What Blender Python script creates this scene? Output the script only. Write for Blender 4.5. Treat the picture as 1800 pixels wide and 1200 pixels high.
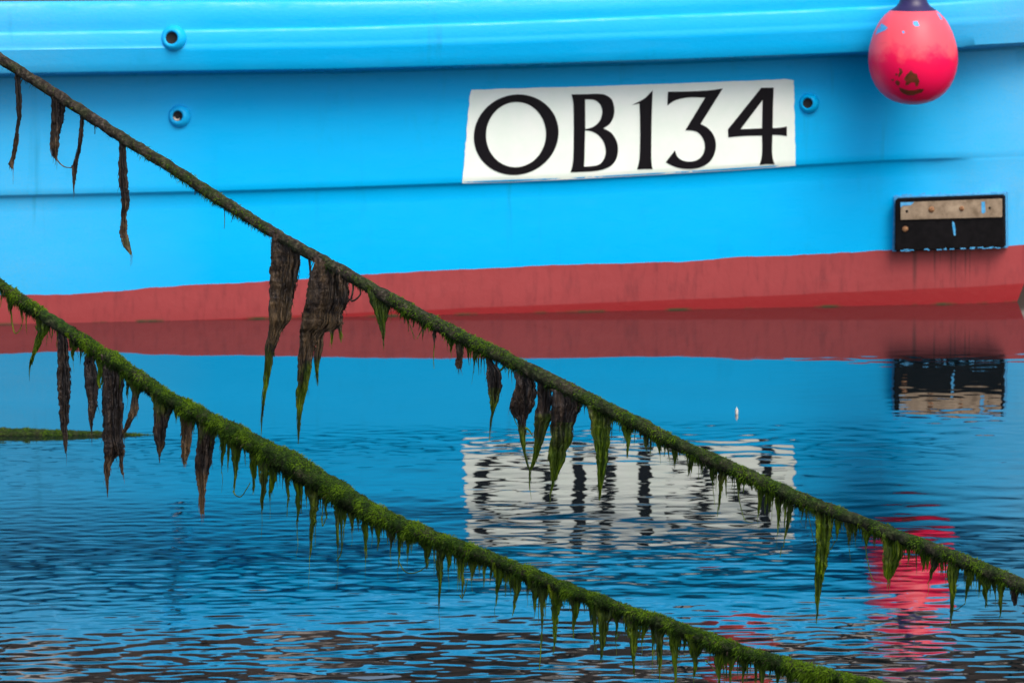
import bpy, bmesh, math, random
import numpy as np
from mathutils import Vector, Matrix, noise
from mathutils.geometry import tessellate_polygon

random.seed(7); RNG = np.random.default_rng(7)
for o in list(bpy.data.objects): bpy.data.objects.remove(o)
scene = bpy.context.scene
C = scene.collection

# ------------------------------------------------------------------ camera
F = 12000.0                       # focal length in photo pixels (photo 1800 x 1200)
CAM_H = 3.0
PITCH = math.atan(3.125/30.0)
cam_d = bpy.data.cameras.new('camera'); cam = bpy.data.objects.new('camera', cam_d); C.objects.link(cam)
cam.location = (0, 0, CAM_H); cam.rotation_euler = (math.pi/2-PITCH, 0, 0)
cam_d.sensor_width = 36; cam_d.lens = F/1800*36; cam_d.clip_start = 0.5; cam_d.clip_end = 2000
cam_d.dof.use_dof = True; cam_d.dof.focus_distance = 11.6; cam_d.dof.aperture_fstop = 52
scene.camera = cam

# ------------------------------------------------------------------ sky, sun, exposure
SUN_EL, SUN_ROT = math.radians(52), math.radians(150)
w = bpy.data.worlds.new('World'); scene.world = w; w.use_nodes = True
nt = w.node_tree; sky = nt.nodes.new('ShaderNodeTexSky'); sky.sky_type = 'NISHITA'; sky.sun_disc = False
sky.sun_elevation = SUN_EL; sky.sun_rotation = SUN_ROT; sky.air_density = 1.0; sky.dust_density = 4.0; sky.ozone_density = 1.0
nt.links.new(sky.outputs[0], nt.nodes['Background'].inputs[0]); nt.nodes['Background'].inputs[1].default_value = 0.13
sd = bpy.data.lights.new('sun', 'SUN'); sun = bpy.data.objects.new('sun', sd); C.objects.link(sun)
sd.energy = 1.0; sd.angle = math.radians(38); sd.color = (1.0, 0.95, 0.88)
sv = Vector((math.sin(SUN_ROT)*math.cos(SUN_EL), math.cos(SUN_ROT)*math.cos(SUN_EL), math.sin(SUN_EL)))
sun.rotation_euler = (-sv).to_track_quat('-Z', 'Y').to_euler(); sun.location = (4, -4, 12)
scene.view_settings.view_transform = 'Standard'; scene.view_settings.look = 'None'
scene.view_settings.exposure = 0.8; scene.view_settings.gamma = 1.0

# ------------------------------------------------------------------ helpers
CP, SP = math.cos(PITCH), math.sin(PITCH)
def at(px, py, Y):
    """photo pixel + distance in front of the camera -> world point"""
    a = (px-900)/F; b = -(py-600)/F
    dy = CP + b*SP; dz = -SP + b*CP
    t = Y/dy
    return Vector((a*t, Y, CAM_H + dz*t))
def row_of(z, Y):
    """photo row at which height z at distance Y shows"""
    k = (z-CAM_H)/Y                         # dz/dy
    b = (k*CP+SP)/(CP-k*SP)
    return 600 - b*F
def wdist(py):
    b = -(py-600)/F
    return CAM_H*(CP+b*SP)/(SP-b*CP)

def link(o, parent=None):
    C.objects.link(o)
    if parent: o.parent = parent; o.matrix_parent_inverse = parent.matrix_world.inverted()
    return o
def tag(o, label=None, cat=None, group=None, kind=None):
    if label: o['label'] = label
    if cat: o['category'] = cat
    if group: o['group'] = group
    if kind: o['kind'] = kind
    return o
def thing(name, loc, label, cat, group=None):
    o = bpy.data.objects.new(name, None); o.location = loc; C.objects.link(o)
    o.matrix_world = Matrix.Translation(loc); o.empty_display_size = 0.1
    return tag(o, label, cat, group)
def mesh_obj(name, verts, faces, mat, parent=None, smooth=True, tint=None, sharp=None):
    me = bpy.data.meshes.new(name)
    me.from_pydata([tuple(v) for v in verts], [], faces); me.update()
    if smooth:
        me.polygons.foreach_set('use_smooth', [True]*len(me.polygons))
        if sharp: me.set_sharp_from_angle(angle=math.radians(sharp))
    if tint is not None:
        at_ = me.attributes.new('tint', 'FLOAT_COLOR', 'POINT')
        arr = np.ones((len(verts), 4), 'f'); arr[:, :len(tint[0])] = np.array(tint, 'f')
        at_.data.foreach_set('color', arr.ravel())
    if mat: me.materials.append(mat)
    o = bpy.data.objects.new(name, me)
    return link(o, parent)
def from_bm(name, bm, mat, parent=None, smooth=False, sharp=None):
    me = bpy.data.meshes.new(name); bm.to_mesh(me); bm.free()
    if smooth:
        me.polygons.foreach_set('use_smooth', [True]*len(me.polygons))
        if sharp: me.set_sharp_from_angle(angle=math.radians(sharp))
    me.materials.append(mat)
    return link(bpy.data.objects.new(name, me), parent)
class MB:
    def __init__(s): s.v = []; s.f = []; s.t = []
    def grid(s, P, closed=False, T=None):
        b = len(s.v); R = len(P); Cn = len(P[0])
        for i, r in enumerate(P):
            s.v += [tuple(p) for p in r]
            s.t += list(T[i]) if T else [(0, 0, 0)]*Cn
        for i in range(R-1):
            for j in range(Cn if closed else Cn-1):
                k = (j+1) % Cn
                s.f.append((b+i*Cn+j, b+i*Cn+k, b+(i+1)*Cn+k, b+(i+1)*Cn+j))
    def poly(s, pts, t=(0, 0, 0)):
        b = len(s.v); s.v += [tuple(p) for p in pts]; s.t += [t]*len(pts); s.f.append(tuple(range(b, b+len(pts))))
    def strand(s, pts, r0, r1, t0=(0, 0, 0), t1=None, n=4):
        t1 = t1 or t0; rings = []; T = []; m = len(pts)
        for i, p in enumerate(pts):
            p = Vector(p); d = (Vector(pts[min(i+1, m-1)])-Vector(pts[max(i-1, 0)])).normalized()
            a = d.cross(Vector((0, 1, 0)))
            a = a.normalized() if a.length > 1e-4 else Vector((1, 0, 0))
            c = d.cross(a); k = i/max(m-1, 1); r = r0+(r1-r0)*k
            rings.append([p+(a*math.cos(q)+c*math.sin(q))*r for q in (2*math.pi*j/n for j in range(n))])
            tt = tuple(x+(y-x)*k for x, y in zip(t0, t1)); T.append([tt]*n)
        s.grid(rings, True, T)
    def build(s, name, mat, parent=None, smooth=True, sharp=None, tint=True):
        return mesh_obj(name, s.v, s.f, mat, parent, smooth, s.t if tint else None, sharp)
def N3(x, y, z=0): return noise.noise(Vector((x, y, z)))
def fbm(x, y, z=0, o=4): return noise.fractal(Vector((x, y, z)), 1.0, 2.0, o)

# ------------------------------------------------------------------ materials
def mat(name, color=(.5, .5, .5), rough=.5, metallic=0, spec=.5):
    m = bpy.data.materials.new(name); m.use_nodes = True
    b = m.node_tree.nodes['Principled BSDF']
    b.inputs['Base Color'].default_value = (*color, 1); b.inputs['Roughness'].default_value = rough
    b.inputs['Metallic'].default_value = metallic; b.inputs['Specular IOR Level'].default_value = spec
    return m
class NB:
    """small node builder"""
    def __init__(s, m): s.nt = m.node_tree; s.b = s.nt.nodes['Principled BSDF']; s.out = s.nt.nodes['Material Output']
    def n(s, t, **kw):
        x = s.nt.nodes.new(t)
        for k, v in kw.items(): setattr(x, k, v)
        return x
    def l(s, a, b): s.nt.links.new(a, b)
    def pos(s, scale=(1, 1, 1)):
        g = s.n('ShaderNodeNewGeometry'); m = s.n('ShaderNodeMapping'); m.inputs['Scale'].default_value = scale
        s.l(g.outputs['Position'], m.inputs['Vector']); return m.outputs[0]
    def noise(s, vec, scale, detail=4, rough=.55):
        x = s.n('ShaderNodeTexNoise'); x.inputs['Scale'].default_value = scale; x.inputs['Detail'].default_value = detail
        x.inputs['Roughness'].default_value = rough; s.l(vec, x.inputs['Vector']); return x.outputs['Fac']
    def ramp(s, fac, stops):
        r = s.n('ShaderNodeValToRGB'); e = r.color_ramp.elements
        while len(e) < len(stops): e.new(.5)
        for i, (p, c) in enumerate(stops):
            e[i].position = p; e[i].color = (*c, 1) if len(c) == 3 else c
        s.l(fac, r.inputs[0]); return r.outputs[0]
    def mix(s, fac, a, b, mode='MIX'):
        x = s.n('ShaderNodeMix', data_type='RGBA', blend_type=mode)
        for sock, v in ((x.inputs[0], fac), (x.inputs[6], a), (x.inputs[7], b)):
            if hasattr(v, 'is_output'): s.l(v, sock)
            elif isinstance(v, (int, float)): sock.default_value = v
            else: sock.default_value = (*v, 1)
        return x.outputs[2]
    def math(s, op, a, b=0.0, c=0.0, clamp=False):
        x = s.n('ShaderNodeMath', operation=op, use_clamp=clamp)
        for i, v in enumerate((a, b, c)):
            if hasattr(v, 'is_output'): s.l(v, x.inputs[i])
            else: x.inputs[i].default_value = v
        return x.outputs[0]
    def bump(s, h, strength=.3, dist=.01):
        x = s.n('ShaderNodeBump'); x.inputs['Strength'].default_value = strength; x.inputs['Distance'].default_value = dist
        s.l(h, x.inputs['Height']); s.l(x.outputs[0], s.b.inputs['Normal'])
    def tint(s):
        a = s.n('ShaderNodeAttribute', attribute_name='tint'); p = s.n('ShaderNodeSeparateColor')
        s.l(a.outputs['Color'], p.inputs[0]); return p.outputs

def blue_paint(name='blue_paint', spec=.13, gloss=0.0):
    m = mat(name, (0, .3, .7), .28, 0, spec); k = NB(m)
    p = k.pos((.5, 1, 1.6)); n1 = k.noise(p, 1.3, 5); n2 = k.noise(k.pos((3, 3, 12)), 3, 5)
    c = k.mix(n1, (0.000, .425, .86), (0.000, .470, .92))
    c = k.mix(k.math('MULTIPLY', k.ramp(n2, [(.5, (0, 0, 0)), (.78, (1, 1, 1))]), .14), c, (.02, .46, .84))
    # paler, greyer blue, finely speckled, towards both ends of the stretch
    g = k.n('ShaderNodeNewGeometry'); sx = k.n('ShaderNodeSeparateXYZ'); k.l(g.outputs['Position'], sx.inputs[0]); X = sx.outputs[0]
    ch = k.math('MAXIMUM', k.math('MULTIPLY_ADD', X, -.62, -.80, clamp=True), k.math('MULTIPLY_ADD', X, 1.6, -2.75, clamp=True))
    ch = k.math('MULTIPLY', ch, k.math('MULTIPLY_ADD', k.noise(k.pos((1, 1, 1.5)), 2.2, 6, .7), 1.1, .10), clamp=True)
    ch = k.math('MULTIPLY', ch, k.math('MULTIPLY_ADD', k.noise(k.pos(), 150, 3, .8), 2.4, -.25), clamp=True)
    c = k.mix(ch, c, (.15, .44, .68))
    n3 = k.noise(k.pos((1, 1, .35)), 9, 6, .7)
    c = k.mix(k.math('MULTIPLY', k.ramp(n3, [(.58, (0, 0, 0)), (.74, (1, 1, 1))]), .22), c, (0.003, .30, .55))
    # faint dirty runs down the topsides
    v = k.noise(k.pos((1, 1, .05)), 11, 4, .7); v2 = k.noise(k.pos((1, 1, .5)), 2.5, 3)
    c = k.mix(k.math('MULTIPLY', k.math('MULTIPLY', k.ramp(v, [(.60, (0, 0, 0)), (.74, (1, 1, 1))]), k.ramp(v2, [(.40, (0, 0, 0)), (.60, (1, 1, 1))])), .42), c, (.01, .22, .38))
    k.l(c, k.b.inputs['Base Color'])
    r = k.math('ADD', k.math('MULTIPLY', n2, .18), .20-gloss)
    if gloss: r = k.math('ADD', r, k.math('MULTIPLY', k.ramp(k.noise(k.pos((1.0, 1, 6)), 1.6, 6, .75), [(.42, (0, 0, 0)), (.60, (1, 1, 1))]), .42))
    k.l(r, k.b.inputs['Roughness'])
    h = k.math('ADD', k.math('MULTIPLY', k.noise(k.pos((1.0, 1.0, 1.6)), 3, 2), 1.0), k.math('MULTIPLY', k.noise(k.pos((2, 2, 3)), 22, 3), 0.07+gloss*4.0))
    k.bump(h, .25, .010)
    return m
def red_paint():
    m = mat('red_antifouling', (.45, .06, .07), .55); k = NB(m)
    n1 = k.noise(k.pos((1, 1, 1)), 2.2, 6); n2 = k.noise(k.pos((5, 5, 1.2)), 5, 6, .65)
    c = k.mix(n1, (.27, .028, .030), (.375, .048, .050))
    c = k.mix(k.math('MULTIPLY', k.ramp(n2, [(.50, (0, 0, 0)), (.72, (1, 1, 1))]), .6), c, (.17, .018, .022))
    n5 = k.noise(k.pos((1.0, 1, 3)), 14, 5, .7)
    c = k.mix(k.math('MULTIPLY', k.ramp(n5, [(.64, (0, 0, 0)), (.74, (1, 1, 1))]), .4), c, (.12, .05, .04))
    g = k.n('ShaderNodeNewGeometry'); s = k.n('ShaderNodeSeparateXYZ'); k.l(g.outputs['Position'], s.inputs[0])
    X, Z = s.outputs[0], s.outputs[2]
    # freshly wetted band of stronger red above the waterline, broader towards the stern
    bh = k.math('MULTIPLY_ADD', X, .0215, .034)
    bh = k.math('ADD', bh, k.math('MULTIPLY_ADD', k.noise(k.pos((1, 1, 0)), 3, 3), .014, -.007))
    wet = k.math('MULTIPLY', k.math('SUBTRACT', bh, Z), 150, clamp=True)
    c = k.mix(k.math('MULTIPLY', wet, .85), c, (.27, .008, .011))
    # grimy runs below the rubber block
    run = None
    for x0, wd, zl in ((1.89, .006, .16), (1.965, .006, .15), (1.985, .0035, .11), (2.03, .006, .14), (2.05, .003, .13), (1.80, .014, .10), (1.915, .003, .2)):
        d = k.math('ABSOLUTE', k.math('SUBTRACT', X, x0)); q = k.math('SUBTRACT', 1, k.math('DIVIDE', d, wd), clamp=True)
        q = k.math('MULTIPLY', q, k.math('MULTIPLY', k.math('SUBTRACT', Z, zl-.06), 11, clamp=True))
        run = q if run is None else k.math('MAXIMUM', run, q)
    c = k.mix(k.math('MULTIPLY', run, .75), c, (.07, .012, .012))
    # thin line of green slime at the waterline
    sl = k.math('MULTIPLY', k.math('SUBTRACT', .011, Z), 110, clamp=True)
    c = k.mix(k.math('MULTIPLY', sl, k.ramp(k.noise(k.pos(), 6, 3), [(.5, (0, 0, 0)), (.62, (1, 1, 1))])), c, (.05, .05, .015))
    k.l(c, k.b.inputs['Base Color'])
    k.l(k.math('MULTIPLY_ADD', wet, -.25, .58), k.b.inputs['Roughness'])
    k.bump(k.noise(k.pos((1, 1, 1)), 25, 4), .25, .006)
    return m
def noisy(name, a, b, scale, rough=.6, stretch=(1, 1, 1), bump=.3, bd=.004, metallic=0):
    m = mat(name, a, rough, metallic); k = NB(m); n = k.noise(k.pos(stretch), scale, 6, .62)
    k.l(k.ramp(n, [(.35, a), (.68, b)]), k.b.inputs['Base Color']); k.bump(n, bump, bd); return m
def water_mat():
    m = mat('harbour_water', (.001, .005, .007), .02); k = NB(m); k.b.inputs['IOR'].default_value = 1.335
    n = k.noise(k.pos(), .4, 3); k.l(k.mix(n, (.0008, .005, .008), (.002, .007, .008)), k.b.inputs['Base Color'])
    return m
def weed_mat():
    """tint.r = green, tint.g = dry tan, tint.b = random lightness"""
    m = mat('seaweed', (.03, .025, .02), .42, 0, .35); k = NB(m); t = k.tint()
    v = k.pos((1, 1, .22)); n1 = k.noise(v, 120, 5, .65); n2 = k.noise(k.pos((1, 1, .6)), 35, 4)
    n3 = k.noise(k.pos(), 60, 3)
    br = k.ramp(n1, [(.30, (.004, .003, .003)), (.50, (.018, .012, .010)), (.70, (.085, .058, .040))])
    gr = k.ramp(n1, [(.28, (.010, .024, .001)), (.50, (.078, .150, .003)), (.72, (.30, .42, .006))])
    tn = k.ramp(n1, [(.30, (.045, .028, .014)), (.55, (.15, .095, .045)), (.75, (.34, .24, .14))])
    gf = k.math('MULTIPLY_ADD', k.math('SUBTRACT', n2, .5), 2.2, t[0], clamp=True)
    tf = k.math('MULTIPLY_ADD', k.math('SUBTRACT', n3, .5), 1.6, t[1], clamp=True)
    z = k.math('MULTIPLY', k.math('GREATER_THAN', t[0], .02), gf); zt = k.math('MULTIPLY', k.math('GREATER_THAN', t[1], .02), tf)
    c = k.mix(zt, k.mix(z, br, gr), tn)
    k.l(c, k.b.inputs['Base Color']); k.l(k.math('MULTIPLY_ADD', n2, .5, .18), k.b.inputs['Roughness'])
    k.bump(k.math('ADD', n1, k.math('MULTIPLY', k.noise(k.pos((1, 1, .35)), 300, 4), .5)), .9, .006)
    tr = k.n('ShaderNodeBsdfTranslucent'); k.l(k.mix(.6, c, (.16, .30, .0), 'ADD'), tr.inputs[0])
    mx = k.n('ShaderNodeMixShader'); k.l(k.math('MULTIPLY', z, .38), mx.inputs[0])
    k.l(k.b.outputs[0], mx.inputs[1]); k.l(tr.outputs[0], mx.inputs[2]); k.l(mx.outputs[0], k.out.inputs[0])
    return m
def moss_mat():
    m = mat('moss_algae', (.03, .06, .01), .7, 0, .15); k = NB(m); t = k.tint()
    c = k.ramp(t[0], [(0, (.006, .014, .001)), (.5, (.026, .068, .002)), (1, (.100, .185, .005))])
    c = k.mix(t[1], c, (.060, .045, .032))
    k.l(c, k.b.inputs['Base Color'])
    tr = k.n('ShaderNodeBsdfTranslucent'); k.l(c, tr.inputs[0]); mx = k.n('ShaderNodeMixShader'); mx.inputs[0].default_value = .3
    k.l(k.b.outputs[0], mx.inputs[1]); k.l(tr.outputs[0], mx.inputs[2]); k.l(mx.outputs[0], k.out.inputs[0])
    return m
def rope_mat():
    m = mat('weathered_rope', (.05, .04, .03), .85, 0, .2); k = NB(m); t = k.tint()
    n1 = k.noise(k.pos(), 140, 5, .65); n2 = k.noise(k.pos(), 28, 4)
    br = k.ramp(n1, [(.30, (.008, .006, .005)), (.52, (.036, .028, .020)), (.74, (.12, .098, .076))])
    gr = k.ramp(n1, [(.30, (.004, .009, .001)), (.52, (.013, .036, .002)), (.74, (.048, .100, .006))])
    f = k.math('MULTIPLY_ADD', k.math('SUBTRACT', n2, .5), 2.5, t[0], clamp=True)
    k.l(k.mix(f, br, gr), k.b.inputs['Base Color']); k.bump(n1, .9, .006); return m
def stone_mat():
    m = mat('quay_stone', (.1, .08, .06), .8); k = NB(m)
    oi = k.n('ShaderNodeObjectInfo'); n = k.noise(k.pos(), 1.1, 6); n2 = k.noise(k.pos((1, 1, 2.0)), 1.1, 3)
    c = k.ramp(n, [(.3, (.022, .014, .010)), (.55, (.058, .036, .026)), (.75, (.11, .075, .055))])
    c = k.mix(k.ramp(n2, [(.56, (0, 0, 0)), (.63, (1, 1, 1))]), c, (.66, .60, .54))  # pale patches added to the stone to show as glints in the ripples
    k.l(c, k.b.inputs['Base Color']); k.bump(n, .5, .05); return m
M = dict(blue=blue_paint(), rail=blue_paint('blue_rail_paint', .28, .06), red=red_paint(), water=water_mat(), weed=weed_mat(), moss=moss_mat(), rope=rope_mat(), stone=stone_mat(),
    white=noisy('white_panel_paint', (.80, .90, .80), (.88, .93, .86), 7, .45, (1, 1, 1), .12, .003),
    black=mat('black_letter_paint', (.004, .003, .005), .5, 0, .12),
    rubber=noisy('black_rubber', (.003, .003, .0035), (.008, .007, .008), 30, .9, (1, 1, 1), .15),
    steel=noisy('dull_steel', (.19, .135, .085), (.42, .32, .22), 22, .45, (1, 1, 1), .3, .002, .3),
    rust=noisy('rusty_bolt', (.14, .05, .02), (.42, .22, .09), 90, .7),
    dark=mat('bore_shade', (.004, .004, .004), .8),
    deck=noisy('deck_grey', (.10, .10, .095), (.16, .155, .14), 8, .7),
    cap=noisy('gunwale_timber', (.03, .03, .02), (.075, .06, .045), 12, .7),
    navy=noisy('navy_vinyl', (.018, .012, .07), (.030, .020, .10), 10, .4),
    emblem=noisy('faded_emblem_ink', (.09, .028, .006), (.22, .035, .012), 60, .5),
    chip=noisy('blue_paint_scrape', (.02, .30, .62), (.12, .42, .72), 60, .5),
    tub=noisy('red_tub_plastic', (.48, .025, .02), (.58, .05, .03), 6, .4),
    feather=mat('feather_white', (.75, .70, .60), .6),
    stain=noisy('rusty_white_sealant', (.45, .36, .28), (.62, .56, .48), 60, .6),
    line=noisy('fender_line', (.03, .028, .03), (.10, .09, .08), 60, .8))
def buoy_mat():
    m = mat('fluorescent_red_vinyl', (.85, .03, .07), .38, 0, .28); k = NB(m)
    n = k.noise(k.pos(), 11, 5, .6); n2 = k.noise(k.pos((1, 1, 5)), 9, 5, .65)
    c = k.mix(n, (.98, .002, .085), (1.0, .010, .10))
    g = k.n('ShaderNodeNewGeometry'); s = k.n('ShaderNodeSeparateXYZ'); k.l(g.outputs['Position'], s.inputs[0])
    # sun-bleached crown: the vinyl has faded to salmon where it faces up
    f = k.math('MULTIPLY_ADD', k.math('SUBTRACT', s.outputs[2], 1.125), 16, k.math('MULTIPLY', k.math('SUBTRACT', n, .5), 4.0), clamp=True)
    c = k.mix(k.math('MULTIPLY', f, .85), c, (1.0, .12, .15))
    c = k.mix(k.math('MULTIPLY', k.ramp(n2, [(.62, (0, 0, 0)), (.74, (1, 1, 1))]), .3), c, (.55, .06, .06))
    k.l(c, k.b.inputs['Base Color']); k.bump(n, .12, .01); return m
M['buoy'] = buoy_mat()
M['rubber'].node_tree.nodes['Principled BSDF'].inputs['Specular IOR Level'].default_value = .12
b_ = M['buoy'].node_tree.nodes['Principled BSDF']; b_.inputs['Subsurface Weight'].default_value = .5; b_.inputs['Subsurface Scale'].default_value = .12; b_.inputs['Subsurface Radius'].default_value = (1, .5, .6)

# ------------------------------------------------------------------ hull lines
def I(x, pts):
    return float(np.interp(x, [p[0] for p in pts], [p[1] for p in pts]))
WL0 = [(0, 570), (300, 565), (600, 558.5), (900, 552), (1200, 544.5), (1500, 538), (1700, 533.5)]
WLH = lambda px: I(px, WL0)
KSL = (wdist(533.5)-wdist(570))/1700.0                 # yaw of the hull: distance gained per photo pixel
YAW = math.atan(KSL*400)
def Ynear(px, s=0.0, hf=0.0):
    y = wdist(570)+KSL*min(px, 1690)
    if px < -250: y += 1.75*((-250-px)/1950.0)**2
    if px > 1690: y += KSL*(px-1690)
    return y + s*s*(.05+.26*hf)
def Ycen(px): return wdist(570)+KSL*px+1.78
# traced rows (photo y) -> stored as px above the waterline
def above(pts): return [(x, WLH(x)-y) for x, y in pts]
H_red = above([(0, 518), (100, 518.5), (200, 513), (300, 505), (480, 495.5), (640, 485), (800, 475), (1000, 467), (1200, 460.5), (1300, 452), (1400, 449), (1560, 440), (1700, 436), (1800, 433)])
H_kn = above([(0, 345), (400, 338), (600, 332), (820, 324), (1000, 317), (1200, 305), (1400, 292), (1560, 283), (1660, 279.5), (1720, 279), (1800, 278)])
H_rb = above([(0, 130), (300, 127), (600, 123), (900, 115), (1200, 105), (1400, 97), (1530, 92), (1690, 84), (1800, 80)])
H_rg = above([(0, 60), (300, 57), (600, 52), (900, 42), (1200, 29), (1400, 21), (1600, 11), (1800, 0)])
H_tp = above([(0, 3), (400, 2), (600, 1.5), (780, -1), (1000, -7), (1200, -16), (1400, -26), (1600, -37), (1800, -49)])
def ctl(px):
    """control points from gunwale down: (height above waterline in px, outward offset in m)"""
    r, kn, rb, rg, tp = (I(px, q) for q in (H_red, H_kn, H_rb, H_rg, H_tp))
    d = rg-rb
    e = max(0.0, min(1.0, (1715-px)/70.0)); st = .017*e     # the lap edge dies away towards the stern
    q_ = .055
    pts = [(tp, .135), (tp-3, .152), (tp-9, .166), (tp-22, .180), (rg+16, .185), (rg+9, .183), (rg+3, .184), (rg+.5, .198), (rg-4, .204),
           (rg-d*.30, .212), (rg-d*.36, .211), (rg-d*.41, .2185), (rg-d*.52, .211), (rg-d*.75, .195), (rb+4, .180), (rb+.8, .170), (rb, .160), (rb-1.5, .10),
           (rb-4, .04), (rb-8, .022), (rb-45, .018), ((rb+kn)*.5, .022), (kn+14, .026), (kn+2.5, .0265), (kn+.8, .024), (kn-1.6, .0255-st*.75),
           (kn-4.5, .024-st), (kn-30, .022-st), ((kn+r)*.5, .012), (r, .004), (r*.55, .001), (0, 0.0)]
    return [(h, (.195+(o-.195)*.55 if i < 16 else o)+q_*(1 if i < 17 else .6 if i == 17 else 0)) for i, (h, o) in enumerate(pts)]
NRAIL, NTOP = 19, 30         # control indices: rail 0..17, topsides 17..28, boot top 28..
def off(px, h):
    p = ctl(px); hs = [q[0] for q in p][::-1]; os_ = [q[1] for q in p][::-1]
    return float(np.interp(h, hs, os_))
def stern_px(h): return I(h, [(0, 1788), (30, 1798), (60, 1812), (180, 1835), (560, 1872)])
def wl_row(px, Y): return row_of(0.0, Y)
def hull(px, h, extra=0.0, s=0.0):
    """surface point at column px, h photo-pixels above the waterline, extra metres proud"""
    hf = max(0., min(1., h/500.)); Yb = Ynear(px, s, hf); Yw = Ynear(px, s, 0)
    y = wl_row(px, Yw)-h
    return at(px, y, Yb-off(min(px, 1800), h)-extra)
def on_hull(px, py, extra=0.0):
    return hull(px, wl_row(px, Ynear(px))-py, extra)
HN = Vector((-math.sin(YAW), -math.cos(YAW), 0))       # outward hull normal
HT = Vector((math.cos(YAW), -math.sin(YAW)*-1, 0)).normalized()

# ------------------------------------------------------------------ water (one sheet to the horizon)
def spread(a, b, step, far, g=1.22):
    c = list(np.arange(a, b+1e-6, step)); d = step; lo = []; hi = []
    x = a
    while x > -far: d *= g; x -= d; lo.append(x)
    d = step; x = b
    while x < far: d *= g; x += d; hi.append(x)
    return np.array(lo[::-1]+c+hi)
wx = spread(-3.4, 3.4, .018, 900); wy = spread(18.0, 30.9, .0135, 900)
XX, YY = np.meshgrid(wx, wy)
def smooth(a, b, x): t = np.clip((x-a)/(b-a), 0, 1); return t*t*(3-2*t)
S = (29.9+.19*XX/1.0*0.9) - YY                         # metres out from the hull
def patch(seed, sx, sy):
    r = np.random.default_rng(seed); z = np.zeros_like(XX)
    for _ in range(14):
        kx, ky = r.normal(0, 1/sx), r.normal(0, 1/sy); z += np.cos(kx*XX+ky*YY+r.uniform(0, 6.28))
    return z/math.sqrt(7)
def waves(n, lmin, lmax, spr, seed, p=1.0):
    r = np.random.default_rng(seed); z = np.zeros_like(XX); tot = 0
    for _ in range(n):
        lam = lmin*(lmax/lmin)**(r.random()**p); k = 2*math.pi/lam; th = r.normal(0, spr)+math.pi/2
        a = 1.0/k; z += a*np.cos(k*math.cos(th)*XX+k*math.sin(th)*YY+r.uniform(0, 6.28)); tot += .5
    return z/math.sqrt(tot)                             # unit rms slope
Wa = waves(110, .055, .125, 1.25, 1); Wb = waves(80, .10, .22, 1.0, 2); Wc = waves(24, .7, 1.6, .45, 3)
pa, pb = patch(4, .9, .55), patch(5, 1.6, .8)
A = .0064*smooth(3.4, 5.2, S)*(1-.25*smooth(7.5, 8.5, S))*(1+.5*np.clip(pa, -1.2, 1.5)) + .0046*smooth(9.2, 10.4, S)*(1+.3*pb) + .0004*smooth(.6, 2.5, S)
left = smooth(.2, -2.0, XX); A = A + .0020*left*smooth(3.0, 4.6, S)
B = .0007*smooth(1.6, 3.2, S)+.0040*smooth(.6, 1.5, XX)*smooth(1.3, 2.4, S)*(1-smooth(3.5, 6, S))+.0036*smooth(4.0, 5.2, S)*(1-.3*smooth(7.5, 8.5, S))*(1+.3*pb) + .0038*smooth(9.2, 10.4, S)*(1+.25*pa)
Wd = waves(50, .20, .42, .65, 8); D = .0034*smooth(3.9, 5.0, S)*(1-.25*smooth(6.5, 8.5, S))*smooth(-1.2, -.2, XX) + .0016*smooth(4.5, 6, S)+.0018*smooth(9.3, 10.4, S)
fade = smooth(-6, -3.6, XX)*(1-smooth(3.6, 6, XX))*smooth(10, 17.6, YY)*(1-smooth(31, 36, YY))
ZZ = (Wa*np.clip(A, 0, 1)+Wb*np.clip(B, 0, 1)+Wd*D+Wc*.0020*smooth(.6, 3.5, S))*fade
ny, nx = XX.shape
me = bpy.data.meshes.new('water'); co = np.stack([XX, YY, ZZ], -1).reshape(-1, 3).astype('f')
idx = np.arange(ny*nx).reshape(ny, nx)
q = np.stack([idx[:-1, :-1], idx[:-1, 1:], idx[1:, 1:], idx[1:, :-1]], -1).reshape(-1, 4).astype('i')
me.vertices.add(len(co)); me.vertices.foreach_set('co', co.ravel())
me.loops.add(q.size); me.loops.foreach_set('vertex_index', q.ravel())
me.polygons.add(len(q)); me.polygons.foreach_set('loop_start', np.arange(0, q.size, 4, dtype='i'))
me.polygons.foreach_set('use_smooth', np.ones(len(q), bool)); me.update(calc_edges=True); me.materials.append(M['water'])
water = link(bpy.data.objects.new('water', me)); water['kind'] = 'structure'

# ------------------------------------------------------------------ quay behind the boat (seen mirrored in the ripples)
quay = thing('quay_wall', (0, 44, 0), 'dark brown stone quay wall behind the boat, mirrored in the ripples', 'quay wall')
bm = bmesh.new()
rq = random.Random(3)
for r_ in range(11):
    x = -26 - rq.random()
    z0 = -1+r_*.5
    while x < 26:
        wd = rq.uniform(.7, 1.5); dpt = rq.uniform(-.06, .06)
        mt = Matrix.Translation((x+wd/2, 44.6+dpt, z0+.25)) @ Matrix.Diagonal((wd-.03, 1.2, .47, 1))
        bmesh.ops.create_cube(bm, size=1, matrix=mt); x += wd
bmesh.ops.create_cube(bm, size=1, matrix=Matrix.Translation((0, 44.9, 1.7)) @ Matrix.Diagonal((53, .9, 5.3, 1)))
from_bm('stone_courses', bm, M['stone'], quay)['kind'] = 'stuff'
bm = bmesh.new()
for i in range(26):
    bmesh.ops.create_cube(bm, size=1, matrix=Matrix.Translation((-25+i*2, 44.5, 4.65)) @ Matrix.Diagonal((1.97, 1.5, .3, 1)))
from_bm('coping', bm, M['stone'], quay)['kind'] = 'stuff'

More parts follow.
